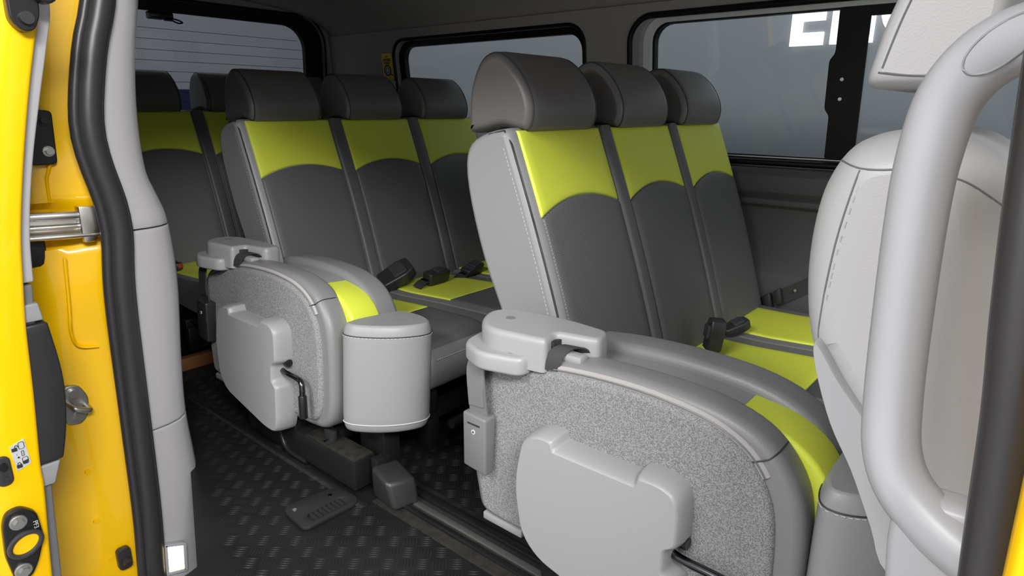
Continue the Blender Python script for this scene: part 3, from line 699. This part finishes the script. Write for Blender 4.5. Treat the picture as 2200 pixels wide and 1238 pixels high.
# ------------------------------------------------------------------ seat belts and buckles
def rot_place(o, loc, rx=0, ry=0, rz=0): o.location = loc; o.rotation_euler = (rx, ry, rz)
def buckle(label, loc, rot, L=.10, Wd=.05, T=.032, button=None, web=None, name='belt_buckle'):
    t = thing(name, label, 'buckle', (0, 0, 0), 'loose seat belt buckles')
    pillow('housing', fillet([(-L/2, -Wd*.42), (L*.2, -Wd/2), (L/2, -Wd*.38), (L/2, Wd*.38), (L*.2, Wd/2), (-L/2, Wd*.42)], .010, 3), 0, T, .007, 'plastic_dk', t, axis='Z', rin=.006, n=3)
    pillow('roller_cover', rrect(-L*.12, L*.30, -Wd*.36, Wd*.36, .006, 3), T*.8, T+.007, .004, 'web_dk', t, axis='Z', rin=.004, n=3)
    for k in range(4): box('rib', -L*.44+k*.006, -L*.44+.003+k*.006, -Wd*.36, Wd*.36, T-.001, T+.0015, 'plastic_dk', t, 0)
    if button: box('button', L/2-.016, L/2+.002, -Wd*.34, Wd*.34, T*.25, T*.85, 'red', t, .002)
    strap('webbing', [(-L/2+.006, 0, T*.4), (-L/2-.03, 0, T*.35), (-L/2-.055, 0, 0)], (0, Wd*.7, 0), .003, 'web_dk', t)
    box('latch_plate', -L/2-.016, -L/2+.004, -Wd*.3, Wd*.3, T*.4, T*.5, 'chrome', t, .001)
    rot_place(t, loc, *rot); return t
buckle('black buckle standing upright on the lime cushion of the nearest bench', (1.79, .672, .445), (0, math.radians(-84), math.radians(-50)), .10, .055, .045)
buckle('black buckle lying at the backrest foot beside the upright one', (2.03, .715, .382), (math.radians(6), math.radians(-20), math.radians(-35)), .095, .05, .035)
buckle('black belt end half hidden behind the folded jump seat of the nearest bench', (1.70, .72, .384), (0, math.radians(4), math.radians(-40)), .10, .045, .025)
buckle('large ribbed black buckle leaning at the left of the middle bench cushion', (1.665, 2.005, .41), (math.radians(25), math.radians(-28), math.radians(-25)), .145, .10, .05)
buckle('rounded black buckle lying in the centre of the middle bench cushion', (1.80, 1.925, .386), (math.radians(10), 0, math.radians(5)), .125, .06, .05)
buckle('black buckle with bright tongue on the far end of the middle bench cushion', (2.03, 1.93, .386), (math.radians(12), math.radians(-8), math.radians(8)), .12, .065, .03)
buckle('buckle with red release button on the last row cushion', (1.12, 2.86, .405), (math.radians(0), math.radians(-10), math.radians(-50)), .08, .045, .032, button=True)
lb = thing('lap_belt', 'dark webbing belt with adjuster running up the far side panel', 'belt', (2.43, .75, .37))
strap('webbing', [(2.448, .775, .362), (2.449, .70, .415), (2.450, .60, .485), (2.451, .45, .59), (2.451, .28, .71)], (0, .028, .045), .004, 'web_dk', lb)
for t_ in (.14, .34):
    p = Vector((2.428, .775-.175*t_*1.0-.02, .372+.123*t_+.012)); hexa('adjuster', [p+Vector(q) for q in ((-.01, -.002, -.03), (.012, -.002, -.03), (.012, .02, -.045), (-.01, .02, -.045), (-.01, .012, .024), (.012, .012, .024), (.012, .034, .01), (-.01, .034, .01))], 'plastic_dk', lb, .003)
cyl('anchor_bolt', (2.453, .275, .712), (2.440, .275, .712), .016, 'chrome', lb, 6); cyl('rivet', (2.432, .655, .45), (2.428, .655, .45), .005, 'zinc', lb)
tag(box('floor_batten', .85, 1.5, 2.70, 2.74, .0, .055, 'bronze', bevel=.004), 'brown wooden batten on the floor ahead of the last row', 'batten')

# ------------------------------------------------------------------ front passenger seat at the right
FS = thing('front_seat', 'pale grey leather front seat seen from behind at the right edge', 'seat', (1.1, .1, .2))
fp = catmull([(.222, .80), (.236, .88), (.236, .96), (.224, 1.02), (.195, 1.062), (.14, 1.078), (.08, 1.068), (.035, 1.03), (.012, .95), (-.01, .80), (-.05, .62), (-.06, .54), (.02, .53), (.095, .585), (.148, .685), (.200, .765)], 5)
pillow('backrest', fp, .86, 1.36, .09, 'white_leather', FS, rin=.05, n=7)
shell = catmull([(.198, .808), (.192, .775), (.165, .705), (.132, .648), (.10, .58), (.07, .52), (-.02, .50), (.0, .55), (.05, .62), (.085, .675), (.125, .725), (.16, .765), (.188, .805)], 4)
pillow('back_shell', shell, .845, 1.375, .02, 'white_plastic', FS, rin=.002, n=4)
hq = [Vector(p) for p in ((.209, 1.126), (.196, 1.20), (.166, 1.30), (.125, 1.39), (.07, 1.37), (.068, 1.20), (.088, 1.126))]
hd = pillow('headrest', lambda d: fillet(inset(hq, d), .016, 4), .94, 1.24, .04, 'white_leather', FS, rin=.016, n=6)
sc_ = pillow('seat_cushion', fillet([(-.60, .30), (-.60, .46), (-.05, .43), (-.05, .30)], .04, 4), .87, 1.36, .05, 'white_leather', FS, rin=.03)
box('seat_pedestal', .92, 1.30, -.55, -.10, 0, .30, 'plastic_dk', FS, .01)
for x in (1.03, 1.14): cyl('post', (x, .145, 1.05), (x, .145, 1.16), .008, 'steel', hd, 12); cyl('guide', (x, .145, 1.066), (x, .145, 1.086), .024, 'white_plastic', FS, 16, r1=.015)
def onto(o, pts, back=.0005):
    out = []; org = ORG[o.parent.name]
    for y, z in pts:
        ok, p, n, _ = o.ray_cast(Vector((.5, y, z))-org, Vector((1, 0, 0)))
        if ok: out.append(p+org-n*back)
    return out
bpy.context.view_layer.update()
fb = next(c for c in FS.children if c.name.startswith('backrest'))
for row in ([(.222, 1.036), (.205, 1.037), (.178, 1.032), (.153, 1.032), (.125, 1.035), (.10, 1.032), (.072, 1.024), (.051, 1.011), (.029, .992), (.018, .975)], [(.178, 1.030), (.192, .939), (.199, .826), (.196, .80)]):
    p2 = catmull(row, 6, False); sp_ = onto(fb, [(p.x, p.y) for p in p2])
    tube('seam', sp_, .0016, 'buckle_grey', fb, 5); stitches('stitching', [q+Vector((-.0008, -.004, -.007)) for q in sp_], 'white_plastic', fb, .008, .004, .0014)
fh = hd
for row in ([(.186, 1.150), (.178, 1.185), (.170, 1.215), (.160, 1.245), (.150, 1.275)], [(.190, 1.145), (.16, 1.141), (.13, 1.140), (.10, 1.145)]):
    p2 = catmull(row, 3, False); sp_ = onto(fh, [(p.x, p.y) for p in p2])
    tube('seam', sp_, .0016, 'buckle_grey', fh, 5)
# ------------------------------------------------------------------ B-pillar with grab handle
gh = thing('grab_handle', 'pale grey plastic grab handle on the pillar beside the front seat', 'handle', (.68, .03, .72))
gp = catmull([(.655, -.02, 1.158), (.668, .02, 1.158), (.682, .056, 1.145), (.692, .080, 1.112), (.697, .089, 1.06), (.70, .0905, 1.0), (.70, .087, .90), (.697, .082, .82), (.69, .074, .768), (.68, .055, .735), (.668, .02, .712), (.655, -.02, .70)], 5, False)
gb = tube('bar', gp, [.029-.003*math.sin(PI*i/(len(gp)-1)) for i in range(len(gp))], 'white_plastic', gh, 20)
hc = Vector((.684, .060, 1.142)); hn = Vector((-.90, -.36, .25)).normalized(); ht = Vector((.25, .72, -.65)); ht = (ht-hn*ht.dot(hn)).normalized(); hs = hn.cross(ht)
bpy.context.view_layer.update(); ring = []
for t in [2*PI*i/36 for i in range(36)]:
    q = hc+hn*.2+ht*.024*math.cos(t)+hs*.014*math.sin(t); ok, p, n_, _ = gb.ray_cast(q-ORG[gh.name], -hn)
    if ok: ring.append(p+ORG[gh.name])
tube('screw_cover', ring, .0011, 'plastic', gb, 6, True)
foot = catmull([(.05, .74), (.062, .70), (.055, .62), (.04, .50), (.02, .40), (-.06, .40), (-.06, .74), (-.01, .745)], 4)
pillow('foot_panel', foot, .655, .70, .015, 'white_plastic', gh, rin=.012)
bs = struct(tube('trim_6', catmull([(.625, .022, 1.50), (.615, .016, 1.20), (.605, .008, 1.05), (.60, .0, .95), (.595, -.008, .87), (.585, -.014, .78), (.57, -.022, .66), (.55, -.03, .45), (.53, -.035, .2), (.51, -.035, -.3)], 5, False), .018, 'seal', seg=14))
tube('inner_lip', catmull([(.64, .018, 1.50), (.632, .012, 1.20), (.625, .004, 1.05), (.62, -.004, .95), (.615, -.012, .87), (.605, -.018, .78), (.59, -.026, .66), (.57, -.034, .45), (.55, -.04, .2)], 5, False), .014, 'seal', bs, 12)
struct(hexa('wall_front_pillar', [(.46, -.30, -.3), (.68, -.30, -.3), (.68, -.05, -.3), (.46, -.05, -.3), (.60, -.30, 1.5), (.72, -.30, 1.5), (.72, -.01, 1.5), (.60, -.01, 1.5)], 'yellow', None, .012, 3))

# ------------------------------------------------------------------ small things on the walls
wm = thing('wiper_motor', 'small black wiper motor hanging at the top of the rear window', 'motor', (1.43, 3.45, 1.50))
box('motor_body', 1.40, 1.475, 3.42, 3.48, 1.500, 1.535, 'black', wm, .008); cyl('motor_can', (1.475, 3.45, 1.517), (1.51, 3.45, 1.517), .022, 'black', wm)
tube('cable_loop', catmull([(1.50, 3.45, 1.51), (1.535, 3.45, 1.505), (1.56, 3.45, 1.495), (1.54, 3.45, 1.49), (1.51, 3.45, 1.50)], 4, False), .004, 'black', wm, 6); cyl('bracket', (1.49, 3.45, 1.53), (1.49, 3.47, 1.57), .004, 'black', wm, 8)
sg = thing('warning_sticker', 'yellow sticker with a ring pictogram on the panel beside the rear side window', 'sticker', (2.45, 2.96, 1.22))
fs = lambda a, b, d: (XW(b)-.002+d, a, b)
plate('label_sheet', rrect(2.925, 3.01, 1.245, 1.385, .012, 4), fs, -.003, .002, 'sticker', sg)
for k, (z, w) in enumerate(((1.368, .020), (1.355, .058), (1.347, .062), (1.337, .050), (1.330, .040))): plate('text_line', rrect(2.968-w/2, 2.968+w/2, z-.0024, z+.0024, .001, 2), fs, -.0045, -.002, 'ink', sg)
c0 = [Vector((2.968+.022*math.cos(t), 1.295+.022*math.sin(t))) for t in [2*PI*i/24 for i in range(24)]]
c1 = [Vector((2.968+.030*math.cos(t), 1.295+.030*math.sin(t))) for t in [2*PI*i/24 for i in range(24)]]
ringpanel('ring', c0, c1, fs, -.0045, -.002, 'ink', sg); plate('ring_fill', c0, fs, -.004, -.002, 'paper', sg)
ringpanel('inner_ring', inset(c0, .010), inset(c0, .006), fs, -.0046, -.002, 'ink', sg)
tube('ring_handle', [fs(2.944, 1.277, -.003), fs(2.928, 1.268, -.003)], .004, 'ink', sg, 6)
tag(plate('sticker_strip', rrect(2.915, 2.965, 1.19, 1.242, .004, 3), fs, -.003, .002, 'paper'), 'pale clear sticker strip below the yellow sticker', 'sticker')
